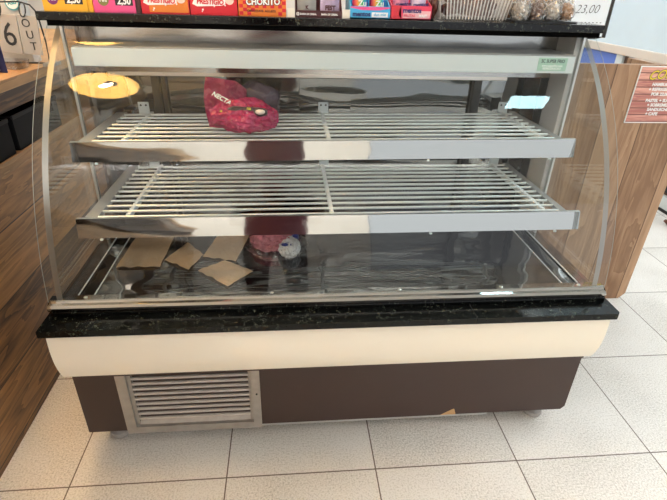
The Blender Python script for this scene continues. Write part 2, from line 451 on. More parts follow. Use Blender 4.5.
# lamp housing behind the glass
lt = tag(MB().box(.091, 1.476, .452, .500, 1.091, 1.137, .003).build('lamp_housing', 'white_plastic', case), 'long white lamp housing under the top')
MB().box(.094, 1.473, .454, .60, 1.137, 1.141, .001).build('housing_flange', 'end_paint', lt)
MB().box(.13, .16, .50, .70, 1.10, 1.12).build('housing_bracket', 'brushed_steel', lt)
MB().box(1.40, 1.43, .50, .70, 1.10, 1.12).build('housing_bracket', 'brushed_steel', lt)
mat('sticker_green', (.36, .56, .46), .5, var=.15, vs=60)
mat('ink_dark', (.02, .03, .04), .6)
st = MB().box(1.366, 1.452, .4505, .4525, 1.098, 1.133, .0004).build('maker_sticker', 'sticker_green', lt)
text('lettering', 'SC SUPER FRIO', .0125, 'ink_dark', st, (1.409, .4502, 1.124), (1, 0, 0), (0, 0, 1), .0002, .0002, sx=.84)
mat('ink_white', (.85, .86, .84), .5)
text('lettering', 'www.superfrio.com\nREFRIGERACAO', .0085, 'ink_white', st, (1.409, .4502, 1.108), (1, 0, 0), (0, 0, 1), .0002, .0001, sx=.9)
# shelves
def shelf(zt, yf, h, x0, x1, n, step, tilt, tabs):
    s = tag(MB().box(x0+.020, x0+.053, yf+.006, .672, zt-.008, zt+.003).build('shelf', 'end_paint', case))
    MB().box(x1-.058, x1-.038, yf+.006, .672, zt-.008, zt+.003).build('end_bar', 'end_paint', s)
    # polished front lip, leaning
    dy = math.tan(R(tilt))*h
    MB().prism([(yf, zt+.002), (yf-dy, zt-h), (yf-dy+.003, zt-h-.001), (yf+.003, zt)], x0, x1, 'x').build('front_lip', 'mirror_steel', s)
    MB().prism([(yf, zt+.002), (yf, zt-.002), (yf+.010, zt-.002), (yf+.010, zt+.002)], x0, x1, 'x').build('lip_flange', 'brushed_steel', s)
    for k in range(n):
        y = yf+.016+k*step
        shade_auto(MB().tube([(x0+.052, y, zt), (x1-.057, y, zt)], .0038, 8).build('rod', 'wire_metal', s), 60)
    for bx in (.222, .772, 1.386):
        b_ = MB().box(bx-.0045, bx+.0045, yf+.01, .678, zt-.012, zt+.0025)
        for k in range(n):
            y = yf+.016+k*step
            b_.box(bx-.0055, bx+.0055, y+.005, y+.012, zt-.004, zt+.0045, .001)
        b_.build('cross_bar', 'bar_white', s)
    for bx in (.198, .778, 1.397)[:tabs]:
        tb = MB().box(bx-.017, bx+.017, .674, .677, zt-.006, zt+.034, .001).build('bracket', 'white_plastic', s)
        hl = MB()
        for hx in (-.008, .008):
            hl.tube([(bx+hx, .6732, zt+.024), (bx+hx, .676, zt+.024)], .0032, 10)
        hl.build('bracket_holes', 'black', tb)
    for px_ in (x0+.06, 1.05, x1-.07):
        MB().lathe([(.004, 0), (.0045, .003), (.002, .005)], (px_, yf-dy-.0, zt-h-.006), 10).build('lip_rivet', 'white_plastic', s)
    return s
us = tag(shelf(.924, .335, .049, .091, 1.477, 8, .042, 11, 3), 'upper wire shelf'); us.rotation_euler.y = -.009
ls = tag(shelf(.742, .245, .048, .095, 1.487, 12, .036, 16, 3), 'lower wire shelf'); ls.rotation_euler.y = -.004
# granite top
slab = MB().box(.022, 1.540, .455, .88, 1.199, 1.220, .002).build('top_ledge', 'granite', case)
MB().box(.045, 1.532, .458, .49, 1.187, 1.199).build('top_black_strip', mat('matt_black', (.003, .003, .003), .9, spec=0), case)  # matt black strip drawing the dark line under the granite top

# ------------------------------------------------------------------ things inside the case
def paper(corners, z0, z1, label, seed):
    """crumpled kraft paper bag lying flat; corners in order"""
    c = [Vector((*q, 0)) for q in corners]
    def f(u, v):
        p = (c[0]*(1-u)+c[1]*u)*(1-v)+(c[3]*(1-u)+c[2]*u)*v
        n = noise.noise(Vector((u*3+seed*5, v*3, seed)))
        e = min(u, 1-u, v, 1-v)
        p = p+Vector((noise.noise(Vector((u*5, v*5, seed+9)))*.003, noise.noise(Vector((u*5+4, v*5, seed+3)))*.003, 0))
        p.z = z0+(z1-z0)*(v)+.006*abs(n)+.002*(1-min(1, e*6))
        return p
    def g_(u, v):
        p = f(u, v); e = min(u, 1-u, v, 1-v)
        p.z += .0015+.006*min(1, e*5)*(.5+.5*noise.noise(Vector((u*4, v*4, seed+20))))
        return p
    m = MB(); n = 14
    A = [[m.b.verts.new(f(i/n, j/n)) for j in range(n+1)] for i in range(n+1)]
    B = [[m.b.verts.new(g_(i/n, j/n)) for j in range(n+1)] for i in range(n+1)]
    for i in range(n):
        for j in range(n):
            m.b.faces.new((A[i][j], A[i][j+1], A[i+1][j+1], A[i+1][j])); m.b.faces.new((B[i][j], B[i+1][j], B[i+1][j+1], B[i][j+1]))
    for i in range(n):
        m.b.faces.new((A[i][0], A[i+1][0], B[i+1][0], B[i][0])); m.b.faces.new((A[i+1][n], A[i][n], B[i][n], B[i+1][n]))
        m.b.faces.new((A[0][i+1], A[0][i], B[0][i], B[0][i+1])); m.b.faces.new((A[n][i], A[n][i+1], B[n][i+1], B[n][i]))
    cc = sum(c, Vector())/4; cc.z = z0
    o = m.build('paper_bag', 'kraft_paper', loc=cc)
    shade_auto(o, 25)
    return tag(o, label, 'paper bag', 'kraft paper bags on the case deck')
paper([(.137, .322), (.263, .322), (.268, .60), (.145, .60)], .5435, .5435, 'largest flat kraft paper bag at the left end of the steel deck', 1)
paper([(.268, .362), (.350, .302), (.381, .391), (.318, .474)], .5435, .5435, 'small folded kraft paper bag lying askew, second from the left on the deck', 2)
paper([(.380, .378), (.483, .345), (.530, .60), (.430, .61)], .5435, .5435, 'kraft paper bag reaching back under the lower shelf, beside the clear packet', 3)
paper([(.378, .294), (.473, .206), (.540, .284), (.452, .352)], .5435, .5435, 'diamond turned kraft paper bag lying nearest the front glass', 4)

# clear packet with pink and white contents
mat('pink_film', (.60, .22, .28), .25, var=.5, bump=.5, bscale=80, vs=60)
mat('white_pack', (.75, .77, .80), .3, bump=.4, bscale=60)
mat('red_print', (.60, .02, .03), .3)
mat('blue_print', (.02, .05, .30), .3)
pk = thing('plastic_packet', (.61, .42, .5428), 'crumpled clear plastic packet with pink, white, red and blue wrapping, beside the paper bags', 'packet')
def lump(name, m, c, rad, amp, fr, sub, seed, ang):
    q = MB().blob(c, rad, amp, fr, sub, seed, True)
    for v in q.b.verts: v.co.z = max(v.co.z, .5432+.0004*seed)
    shade_auto(q.build(name, m, pk), ang)
lump('pink_wrapping', 'pink_film', (.594, .455, .566), (.058, .060, .024), .35, 4, 4, 2, 25)
lump('white_wrapping', 'white_pack', (.648, .405, .562), (.030, .052, .020), .3, 4, 4, 1, 25)
lump('red_label', 'red_print', (.643, .475, .580), (.022, .016, .016), .3, 4, 3, 4, 25)
lump('blue_label', 'blue_print', (.668, .455, .572), (.010, .028, .014), .3, 4, 3, 5, 25)
lump('blue_label', 'blue_print', (.640, .385, .581), (.014, .010, .003), .3, 4, 3, 6, 25)
lump('clear_film', 'thin_film', (.610, .415, .566), (.078, .078, .022), .35, 4.5, 4, 3, 20)

# magenta snack bag on the upper shelf
mat('magenta_film', (.36, .014, .080), .20, bump=1.0, bscale=38, var=.2, vs=14)
mat('yellow_print', (.65, .50, .05), .35)
mat('dark_print', (.03, .012, .015), .35)
mat('pale_print', (.65, .55, .50), .4)
bag = thing('snack_bag', (.53, .44, .932), 'crumpled magenta foil snack bag lying on the upper wire shelf', 'snack bag')
def bagshape(c, rad, seed, amp, freq, rot=0, rx=0):
    m = MB(); m.blob((0, 0, 0), rad, amp, freq, 5, seed, True)
    for v in m.b.verts:
        # flatten the underside like a slumped bag
        n = noise.noise(v.co*28+Vector((seed, 0, 0)))
        v.co += v.co.normalized()*n*.006
    bmesh.ops.rotate(m.b, verts=m.b.verts[:], cent=(0, 0, 0), matrix=Matrix.Rotation(R(rx), 3, 'X') @ Matrix.Rotation(R(rot), 3, 'Y'))
    bmesh.ops.translate(m.b, verts=m.b.verts[:], vec=c)
    for v in m.b.verts:
        if v.co.z < .9335: v.co.z = .9335+ (v.co.z-.9335)*.02
    return m
shade_auto(bagshape((.530, .43, .968), (.080, .062, .042), 3, .24, 2.4, 6).build('bag_body', 'magenta_film', bag), 35)
# the folded-over upper flap, standing up on the left
def flap(u, v):
    # u across, v up
    w = .060+.018*math.sin(v*math.pi*.9)
    x = .468+(u-.5)*w*1.2+.030*v*u
    z = .940+.128*v*(1-.12*u*u)-.018*max(0, u-.75)*4*v
    y = .430+.035*v-.022*math.cos((u-.45)*2.6)+.006*noise.noise(Vector((u*5, v*6, 3)))
    return Vector((x, y, z))
shade_auto(MB().grid(flap, 18, 24, .012).build('bag_flap', 'magenta_film', bag), 35)
shade_auto(MB().blob((.560, .50, .995), (.070, .035, .058), .15, 2, 4, 6).build('bag_back', mat('purple_film', (.035, .018, .035), .25, bump=.4, bscale=40), bag), 40)
shade_auto(MB().blob((.575, .385, .990), (.022, .012, .012), .15, 3, 3, 2).build('oval_emblem', 'dark_print', bag), 40)
shade_auto(MB().blob((.577, .378, .992), (.014, .010, .007), .15, 3, 3, 3).build('oval_centre', 'pale_print', bag), 40)
shade_auto(MB().blob((.487, .392, .990), (.020, .010, .004), .15, 3, 3, 4).build('yellow_stripe', 'yellow_print', bag), 40)
shade_auto(MB().blob((.530, .385, .998), (.040, .012, .007), .3, 4, 3, 5).build('dark_stripe', 'dark_print', bag), 40)
text('lettering', 'NECTA', .0165, 'ink_white', bag, (.474, .401, 1.022), (.86, 0, -.5), (.5, .15, .86), .003, .0003, shear=.2)
text('lettering', 'na', .012, 'yellow_print', bag, (.548, .370, 1.003), (.95, 0, -.1), (.1, .3, .9), .002, .0003)

# ------------------------------------------------------------------ things on the granite top (z = 1.22)
ZT = 1.2202
def tray_box(x0, x1, y0, d, h, m, label, name='sweets_display_box', cat='sweets box', lip=None):
    o = thing(name, ((x0+x1)/2, y0+d/2, ZT), label, cat, 'sweets boxes along the granite top')
    t = .0025
    lip = lip or h
    b = MB()
    b.box(x0, x1, y0, y0+d, ZT, ZT+t)
    b.prism([(y0, ZT), (y0+t, ZT), (y0+t, ZT+lip), (y0, ZT+lip)], x0, x1, 'x')
    b.box(x0, x1, y0+d-t, y0+d, ZT, ZT+h)
    for xa in (x0, x1-t):
        b.prism([(y0+t, ZT), (y0+d-t, ZT), (y0+d-t, ZT+h), (y0+d*.45, ZT+h), (y0+t, ZT+lip)], xa, xa+t, 'x')
    b.build('box_tray', m, o)
    return o
def bars(x0, x1, y0, d, h, m, label, n, grp, w=None, cap=None):
    """wrapped bars standing in a row inside a tray: each one a thing"""
    mesh = None
    for k in range(n):
        y = y0+.008+k*(d-.014)/n
        if mesh is None:
            b = MB()
            b.box(x0, x1, y, y+(d-.02)/n*.8, ZT+.003, ZT+h-.010, .004)
            nz = 12
            # crimped top seal
            top = []
            b.prism([(y+.004, ZT+h-.012), (y+.005, ZT+h-.012), (y+.005, ZT+h), (y+.004, ZT+h)], x0+.002, x1-.002, 'x')
            o = b.build('wrapped_bar', m, loc=((x0+x1)/2, y, ZT+.003)); mesh = o; oy = y
        else:
            o = mesh.copy(); COL.objects.link(o); o.location = mesh.location+Vector((0, y-oy, 0))
        tag(o, label, 'sweet', grp)
mat('box_yellow', (.80, .42, .02), .35); mat('box_pink', (.75, .08, .26), .35); mat('box_red', (.62, .01, .025), .35)
mat('box_orange', (.72, .20, .02), .35); mat('digit_black', (.015, .015, .018), .3); mat('box_brown', (.06, .012, .015), .35)
mat('box_blue', (.05, .40, .72), .35); mat('box_mred', (.72, .04, .10), .35); mat('card_cream', (.80, .76, .66), .6)
mat('navy_ink', (.01, .015, .14), .4); mat('box_purple', (.16, .05, .14), .4)
FY = .480
def panel(par, name, x0, x1, z0, z1, m, y=FY, th=.0006):
    return MB().box(x0, x1, y-th, y+.0002, z0, z1).build(name, m, par)
# price display boxes
for (x0, x1, m, lab, blk) in ((.036, .157, 'box_yellow', 'yellow sweets box with 2,50 price display, leftmost on the granite top', .018),
                              (.160, .276, 'box_pink', 'pink sweets box with a green round logo and a 2,50 price display', .018)):
    o = tray_box(x0, x1-.012, FY, .13, .060, m, lab, lip=.055)
    MB().box(x1-.012, x1, FY+.003, FY+.13, ZT, ZT+.055).build('box_end', 'box_yellow' if m == 'box_yellow' else 'box_brown', o)
    px0 = x0+.055
    p1 = panel(o, 'price_display', px0, px0+.044, ZT+.0165, ZT+.048, 'digit_black')
    text('lettering', '2,50', .023, 'ink_white', p1, (px0+.022, FY-.0009, ZT+.0265), (1, 0, 0), (0, 0, 1), .0002, .0008, sx=.85, shear=.1)
    d_ = MB(); rr = bmesh.ops.create_cone(d_.b, cap_ends=True, segments=20, radius1=.0135, radius2=.0135, depth=.0008)
    bmesh.ops.rotate(d_.b, verts=rr['verts'], cent=(0, 0, 0), matrix=Matrix.Rotation(R(90), 3, 'X'))
    bmesh.ops.translate(d_.b, verts=rr['verts'], vec=(x0+.026, FY-.0004, ZT+.028))
    lg = d_.build('round_logo', mat('logo_purple', (.16, .02, .15), .4) if m == 'box_yellow' else mat('logo_olive', (.22, .20, .05), .4), o)
    text('lettering', 'Fini', .013, 'ink_white', lg, (x0+.026, FY-.0010, ZT+.028), (1, 0, 0), (0, 0, 1), .0001, .0003)
    bars(x0+.006, x1-.020, FY, .13, .054, m, 'wrapped sweet bar standing in the %s sweets box' % ('yellow' if m == 'box_yellow' else 'pink'), 5, 'bars in the %s box' % ('yellow' if m == 'box_yellow' else 'pink'))
# red chocolate boxes
def pres(x0, x1, lab, second):
    o = tray_box(x0, x1, FY, .13, .075, 'box_red', lab, lip=.058)
    z = ZT
    if second:
        panel(o, 'front_print', x0+.020, x1-.002, z+.003, z+.022, 'box_orange')
        MB().prism([(x0+.026, z+.022), (x1-.002, z+.022), (x1-.002, z+.034), (x0+.05, z+.030)], FY-.0006, FY+.0002, 'y').build('front_print', 'box_orange', o)
    MB().prism([(x0+.006, z+.025), (x0+.018, z+.019), (x1-.040, z+.022), (x1-.030, z+.026), (x1-.030, z+.041), (x0+.014, z+.041)], FY-.0010, FY, 'y').build('logo_banner', 'ink_white', o)
    text('lettering', 'PRESTIGIO', .0165, 'box_red', o, (x0+.052, FY-.0014, z+.0300), (1, 0, -.03), (0, 0, 1), .0002, .0007, shear=.15, sx=.88)
    text('lettering', 'Nestle', .010, 'ink_white', o, (x0+.040, FY-.0008, z+.051), (1, 0, 0), (0, 0, 1), .0002, .0003)
    # coconut picture
    cc = MB()
    rr = bmesh.ops.create_cone(cc.b, cap_ends=True, segments=18, radius1=.0115, radius2=.0115, depth=.0008)
    bmesh.ops.rotate(cc.b, verts=rr['verts'], cent=(0, 0, 0), matrix=Matrix.Rotation(R(90), 3, 'X'))
    bmesh.ops.translate(cc.b, verts=rr['verts'], vec=(x1-.019, FY-.0006, z+.036))
    cc.build('coconut_picture', mat('coconut', (.78, .60, .52), .5, var=.2, vs=120), o)
    dr = MB()
    for (dx, dz, r2) in ((.032, .012, .0022), (.030, .008, .0016), (.062, .020, .0018), (.090, .023, .002)):
        rr = bmesh.ops.create_cone(dr.b, cap_ends=True, segments=10, radius1=r2, radius2=r2, depth=.0008)
        bmesh.ops.rotate(dr.b, verts=rr['verts'], cent=(0, 0, 0), matrix=Matrix.Rotation(R(90), 3, 'X'))
        bmesh.ops.translate(dr.b, verts=rr['verts'], vec=(x0+dx, FY-.0009, z+dz))
    dr.build('splash_picture', 'ink_white', o)
    bars(x0+.006, x1-.006, FY, .13, .066, 'box_red', 'wrapped chocolate bar standing in the red box %s' % ('with the orange lower corner' if second else 'with the plain red front'), 5, 'bars in red box %s' % ('with orange corner' if second else 'with plain front'))
pres(.279, .400, 'red chocolate box with an orange lower corner, beside the pink box', True)
pres(.403, .524, 'all red chocolate box between the red and orange one and the chequered one', False)
# chequered orange and red box
o = tray_box(.527, .652, FY, .13, .075, 'box_orange', 'orange and red chequered chocolate box beside the all red box', lip=.058)
ck = MB()
for i in range(12):
    for j in range(6):
        if (i+j) % 2 == 0 and random.random() < .85 and not (3 < i < 10 and j in (0, 1)):
            ck.box(.529+i*.0102, .529+(i+1)*.0102, FY-.0005, FY+.0002, ZT+.002+j*.0085, ZT+.002+(j+1)*.0085)
ck.build('chequer_print', 'box_red', o)
text('lettering', 'CHOKITO', .021, 'digit_black', o, (.592, FY-.0010, ZT+.0335), (1, 0, .02), (0, 0, 1), .0002, .0022, sx=.92)
text('lettering', 'CHOKITO', .021, 'ink_white', o, (.592, FY-.0016, ZT+.0335), (1, 0, .02), (0, 0, 1), .0002, .0008, sx=.92)
text('lettering', 'CHOCOLATE  AO LEITE', .007, 'box_brown', o, (.587, FY-.0012, ZT+.012), (1, 0, 0), (0, 0, 1), .0002, .0002)
bars(.533, .646, FY, .13, .066, 'box_orange', 'wrapped chocolate bar standing in the chequered box', 5, 'bars in the chequered box')
# cream price cards
for xa, lab in ((.655, 'blank cream price card between the chequered box and the brown box'), (.803, 'blank cream price card between the brown box and the blue box')):
    c_ = MB().box(xa, xa+.020, FY-.0005, FY+.0005, ZT+.001, ZT+.021).box(xa, xa+.020, FY-.0005, FY+.020, ZT, ZT+.001)
    tag(c_.build('price_card', 'card_cream', loc=(xa+.01, FY+.01, ZT)), lab, 'price card', 'cream price cards on the granite top')
# brown box with two sachets
o = tray_box(.677, .802, FY+.003, .13, .060, 'box_brown', 'dark brown box with two upright sachets, between the cream price cards', lip=.0165)
for xx in (.711, .768):
    text('lettering', 'BARRA DE CEREAL', .0062, 'ink_white', o, (xx, FY+.0018, ZT+.0075), (1, 0, 0), (0, 0, 1), .0002, .0002, sx=.85)
text('lettering', '@', .009, 'ink_white', o, (.683, FY+.0018, ZT+.0080), (1, 0, 0), (0, 0, 1), .0002, .0002)
mat('sachet_grey', (.50, .50, .48), .35, var=.15, vs=50); mat('sachet_multi', (.62, .52, .72), .35, var=.45, vs=70)
for (xa, xb, m, lab, tx) in ((.682, .733, 'sachet_grey', 'pale grey sachet standing in the brown box', 'K'), (.744, .796, 'sachet_multi', 'lilac and white FEST sachet standing in the brown box', 'FEST')):
    def sf(u, v, xa=xa, xb=xb):
        pz = ZT+.004+.085*v
        bul = .010*math.sin(math.pi*min(1, max(0, v)))*math.sin(math.pi*u)
        return Vector((xa+(xb-xa)*u, FY+.020-bul+.018*v, pz))
    so = thing('sachet', ((xa+xb)/2, FY+.03, ZT+.003), lab, 'sachet', 'sachets in the brown box')
    shade_auto(MB().grid(sf, 10, 12, .006).build('wrapper', m, so), 50)
    text('lettering', tx, .015 if tx == 'FEST' else .012, 'box_brown', so, ((xa+xb)/2, FY+.006, ZT+.023), (1, 0, 0), (0, .2, 1), .0003, .0009, sx=.9)
# mint boxes
def mint(x0, x1, m, lab, fruit, packs, h):
    o = tray_box(x0, x1, FY-.002, .13, .05, m, lab, lip=h)
    y = FY-.0026
    if fruit:
        MB().prism([(x0, ZT+.002), (x0+.028, ZT+.002), (x0+.020, ZT+.014), (x0+.026, ZT+h), (x0, ZT+h)], y, FY-.0018, 'y').build('fruit_picture', mat('fruit_red', (.62, .02, .04), .4, var=.5, vs=60), o)
        MB().prism([(x0+.032, ZT+.004), (x1-.004, ZT+.004), (x1-.002, ZT+.022), (x0+.034, ZT+.022)], y, FY-.0018, 'y').build('pale_panel', mat('pale_pink', (.80, .45, .48), .4), o)
        text('lettering', 'mentos', .0170, 'navy_ink', o, (x0+.057, y-.0004, ZT+.0225), (1, 0, 0), (0, 0, 1), .0002, .0006)
        text('lettering', 'FRUTAS', .009, 'box_mred', o, (x0+.050, y-.0004, ZT+.0100), (1, 0, 0), (0, 0, 1), .0002, .0002, shear=.2)
        text('lettering', 'MAST', .009, 'ink_white', o, (x0+.088, y-.0004, ZT+.0100), (1, 0, 0), (0, 0, 1), .0002, .0003)
    else:
        MB().prism([(x0, ZT+h-.001), (x0, ZT+.026), (x0+.03, ZT+.021), (x1-.03, ZT+.021), (x1, ZT+.026), (x1, ZT+h-.001)], y, FY-.0018, 'y').build('pink_arc', 'box_pink', o)
        MB().box(x0+.058, x1-.006, y-.0003, FY-.0018, ZT+.004, ZT+.016).build('white_panel', 'ink_white', o)
        text('lettering', 'mentos', .0160, 'navy_ink', o, (x0+.030, y-.0004, ZT+.0110), (1, 0, 0), (0, 0, 1), .0002, .0006)
        text('lettering', 'duo mix', .010, 'box_blue', o, (x0+.080, y-.0008, ZT+.0105), (1, 0, 0), (0, 0, 1), .0002, .0002)
    for k, (col, tx, tc_) in enumerate(packs):
        xc = x0+(x1-x0)*(.28+.44*k)
        q = thing('mint_tub', (xc, FY+.036, ZT+.003), '%s mint tub standing %s in the %s mint box' % ('rainbow coloured' if not fruit else 'navy and pink', 'left' if k == 0 else 'right', 'blue' if not fruit else 'red'), 'mint tub', 'mint tubs on the granite top')
        bq = shade_auto(MB().lathe([(.017, .003), (.0215, .006), (.0225, .020), (.0215, .060), (.020, .066)], (xc, FY+.036, ZT), 24).build('tub_body', col, q), 40)
        shade_auto(MB().lathe([(.021, .066), (.021, .080), (.019, .083)], (xc, FY+.036, ZT), 24).build('tub_lid', 'ink_white', q), 40)
        text('lettering', tx, .020 if not fruit else .014, tc_, q, (xc+.003, FY+.0118, ZT+.036 if not fruit else ZT+.037), (1, 0, .05), (0, 0, 1), .0008, .0004)
def rainbow():
    m, t, b = nt('rainbow_print'); N, L = t.nodes.new, t.links.new
    tc = N('ShaderNodeTexCoord'); s_ = N('ShaderNodeSeparateXYZ'); L(tc.outputs['Generated'], s_.inputs[0])
    r = N('ShaderNodeValToRGB'); e = r.color_ramp.elements
    e[0].position = .05; e[0].color = (.45, .02, .10, 1); e[1].position = .95; e[1].color = (.02, .10, .55, 1)
    for p, c in ((.25, (.7, .15, .04)), (.4, (.55, .5, .05)), (.55, (.05, .5, .15)), (.75, (.03, .4, .6))):
        x = e.new(p); x.color = (*c, 1)
    L(s_.outputs[0], r.inputs[0]); L(r.outputs[0], b.inputs['Base Color']); b.inputs['Roughness'].default_value = .35
    MATS['rainbow'] = m
rainbow()
mint(.824, .932, 'box_blue', 'light blue mint box holding two rainbow tubs', False, (('rainbow', 'Zu', 'ink_white'), ('rainbow', 'Zu', 'ink_white')), .030)
mat('pack_pink', (.55, .20, .35), .4, var=.5, vs=30)
mint(.935, 1.046, 'box_mred', 'red mint box with fruit picture holding two tubs, beside the blue one', True, (('pack_pink', 'mentos', 'navy_ink'), ('sachet_multi', 'mentos', 'navy_ink')), .034)
# brown pouch between the mint box and the ribbed tub
po = MB().blob((1.062, .53, ZT+.040), (.013, .028, .040), .2, 2, 4, 4)
for v in po.b.verts: v.co.z = max(v.co.z, ZT)
tag(shade_auto(po.build('sweet_pouch', mat('pouch_brown', (.10, .035, .025), .3, bump=.4, bscale=50), loc=(1.062, .53, ZT)), 50), 'narrow dark brown pouch between the red mint box and the ribbed clear tub', 'pouch')
# ribbed clear plastic tub
tb = thing('ribbed_tub', (1.175, .58, ZT), 'clear plastic tub with vertical ribs holding brown sweets, beside the mint boxes', 'plastic tub')
mat('rib_plastic', (.62, .60, .58), .2, spec=.8); glass('tub_plastic', (.82, .80, .78), .10, .05)
def rrect(cx, cy_, hw, hd, r, n=8):
    out = []
    for (sx_, sy_, a0) in ((1, 1, 0), (-1, 1, 90), (-1, -1, 180), (1, -1, 270)):
        for k in range(n+1):
            a = R(a0+90*k/n); out.append((cx+sx_*(hw-r)+r*math.cos(a), cy_+sy_*(hd-r)+r*math.sin(a)))
    return out
tm = MB(); lo = rrect(1.175, .58, .094, .088, .02); hi = rrect(1.175, .58, .106, .100, .02)
A = [tm.b.verts.new((x, y, ZT+.002)) for x, y in lo]; B = [tm.b.verts.new((x, y, ZT+.085)) for x, y in hi]
nn = len(A)
for i in range(nn): tm.b.faces.new((A[i], A[(i+1) % nn], B[(i+1) % nn], B[i]))
tm.b.faces.new(A[::-1])
bmesh.ops.solidify(tm.b, geom=tm.b.faces[:], thickness=.0015)
tm.build('tub_wall', 'tub_plastic', tb)
rb = MB(); nr = 19
for k in range(nr):
    f_ = (k+.5)/nr*2-1
    for yy, s2 in ((-1, 1), (1, 1)):
        rb.tube([(1.175+f_*.084, .58+yy*.0885, ZT+.004), (1.175+f_*.096, .58+yy*.1005, ZT+.084)], .0017, 6)
for k in range(15):
    f_ = (k+.5)/15*2-1
    for xx in (-1, 1):
        rb.tube([(1.175+xx*.0945, .58+f_*.078, ZT+.004), (1.175+xx*.1065, .58+f_*.09, ZT+.084)], .0017, 6)
rb.build('ribs', 'rib_plastic', tb)
MB().tube([(x, y, ZT+.086) for x, y in rrect(1.175, .58, .108, .102, .02)], .003, 6, True).build('rim', 'rib_plastic', tb)
mat('cocoa', (.13, .05, .035), .5, var=.5, vs=50)
cs = MB()
for k in range(70):
    a = random.random(); b2 = random.random()
    cs.blob((1.175+(a-.5)*.15, .58+(b2-.5)*.14, ZT+.018+random.random()*.045), (.014, .014, .011), .15, 2, 2, k)
tag(shade_auto(cs.build('brown_sweets', 'cocoa', loc=(1.175, .58, ZT+.004)), 60), 'brown sweets heaped inside the ribbed clear tub', 'sweets', kind='stuff')
# dark tray of film wrapped pastries
tr = MB().prism([(1.287, .480), (1.466, .480), (1.476, .49), (1.476, .66), (1.287, .66)], ZT, ZT+.004, 'z')
tr.build('serving_tray', 'black', loc=(1.36, .57, ZT))
tro = [o for o in COL.objects if o.name == 'serving_tray'][0]; tag(tro, 'flat black tray under the film wrapped pastries on the granite top', 'tray')
mat('pastry_a', (.42, .22, .10), .5, var=.6, vs=60, bump=.4, bscale=60); mat('pastry_b', (.70, .33, .06), .5, var=.5, vs=50)
mat('pastry_c', (.55, .50, .44), .4, var=.5, vs=60, bump=.5, bscale=70); mat('pastry_d', (.20, .12, .09), .5, var=.6, vs=70)
glass('wrap_film', (.84, .84, .83), .14, .3)
pl = [(1.310, .512, 'pastry_c'), (1.357, .512, 'pastry_d'), (1.404, .514, 'pastry_c'), (1.447, .520, 'pastry_a'), (1.312, .580, 'pastry_a'), (1.359, .580, 'pastry_b'), (1.406, .582, 'pastry_b'), (1.450, .590, 'pastry_c')]
wh = ['at the front left corner', 'second from the left in the front row', 'third from the left in the front row', 'at the front right corner', 'at the back left corner', 'second from the left in the back row', 'third from the left in the back row', 'at the back right corner']
for k, (x, y, m) in enumerate(pl):
    q = thing('wrapped_pastry', (x, y, ZT+.004), 'film wrapped pastry on the black tray, '+wh[k], 'pastry', 'film wrapped pastries on the black tray')
    zz = ZT+.0045+.022+(.010 if k > 3 else 0)
    bq = MB().blob((x, y, zz), (.0185, .022, .022+(.008 if k > 3 else 0)), .25, 3, 4, k+11, True)
    for v in bq.b.verts: v.co.z = max(v.co.z, ZT+.0065)
    shade_auto(bq.build('pastry', m, q), 40)
    fq = MB().blob((x, y, zz+.002), (.0195, .026, .028+(.008 if k > 3 else 0)), .5, 4, 4, k+31, True)
    for v in fq.b.verts: v.co.z = max(v.co.z, ZT+.0045)
    shade_auto(fq.build('film_wrap', 'wrap_film', q), 20)

# ------------------------------------------------------------------ left wooden counter
lc = thing('wooden_counter', (-.55, .6, 0), 'dark rustic plank counter with an open shelf, left of the display case', 'counter')
MB().box(-.25, -.21, -3.0, 2.4, 0, .795).build('front_panel', 'counter_wood_dark', lc)
MB().box(-.85, -.2085, -3.0, 2.4, .760, .797, .001).build('middle_shelf', 'counter_wood_edge', lc)
MB().box(-.90, -.205, -3.0, 2.4, .985, 1.018, .002).build('counter_top', 'counter_wood_edge', lc)
MB().box(-.255, -.235, -3.0, 2.4, .918, .985).build('apron', 'counter_wood_dark', lc)
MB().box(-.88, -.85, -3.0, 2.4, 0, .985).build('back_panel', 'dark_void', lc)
for y in (-3.0, 2.37): MB().box(-.85, -.25, y, y+.03, 0, .985).build('end_panel', 'counter_wood_dark', lc)
# black bins in the open shelf
for k, (y, lab) in enumerate(((.30, 'black plastic bin on the open shelf of the counter, nearer the camera'), (.66, 'black plastic bin on the open shelf, beside the glass corner'))):
    b_ = thing('storage_bin', (-.42, y+.16, .797), lab, 'bin', 'black bins on the open shelf')
    m = MB(); m.box(-.58, -.216, y, y+.33, .7975, .802)
    m.box(-.58, -.575, y, y+.33, .8, .905).box(-.221, -.216, y, y+.33, .8, .905).box(-.575, -.221, y, y+.005, .8, .905).box(-.575, -.221, y+.325, y+.33, .8, .905)
    m.build('bin_body', mat('bin_black', (.010, .010, .012), .6, spec=.08), b_)
    MB().box(-.220, -.213, y-.001, y+.331, .896, .908, .002).build('bin_rim', mat('bin_grey', (.025, .025, .027), .6, spec=.1), b_)

# flip calendar on the counter
cal = thing('flip_calendar', (-.27, .93, 1.018), 'wire framed flip calendar with pale cards reading 6 and OUT, on the wooden counter', 'calendar')
mat('wire_black', (.01, .01, .01), .4); mat('card_grey', (.36, .345, .32), .6)
fy = .93
MB().tube([(-.42, fy, 1.022), (-.42, fy, 1.19), (-.40, fy, 1.215), (-.235, fy, 1.221), (-.200, fy, 1.212), (-.183, fy, 1.190), (-.176, fy, 1.10), (-.180, fy, 1.022), (-.180, fy+.05, 1.022), (-.42, fy+.05, 1.022), (-.42, fy, 1.022)], .0028, 8).build('wire_frame', 'wire_black', cal)
MB().box(-.200, -.165, fy-.012, fy+.06, 1.018, 1.030, .002).build('frame_foot', mat('foot_grey', (.25, .24, .22), .5), cal)
def card(x0, x1, z0, z1, tilt):
    m = MB(); m.box(x0, x1, fy-.014, fy-.009, z0, z1, .001, Matrix.Rotation(R(tilt), 3, 'Y'))
    return m.build('card', 'card_grey', cal)
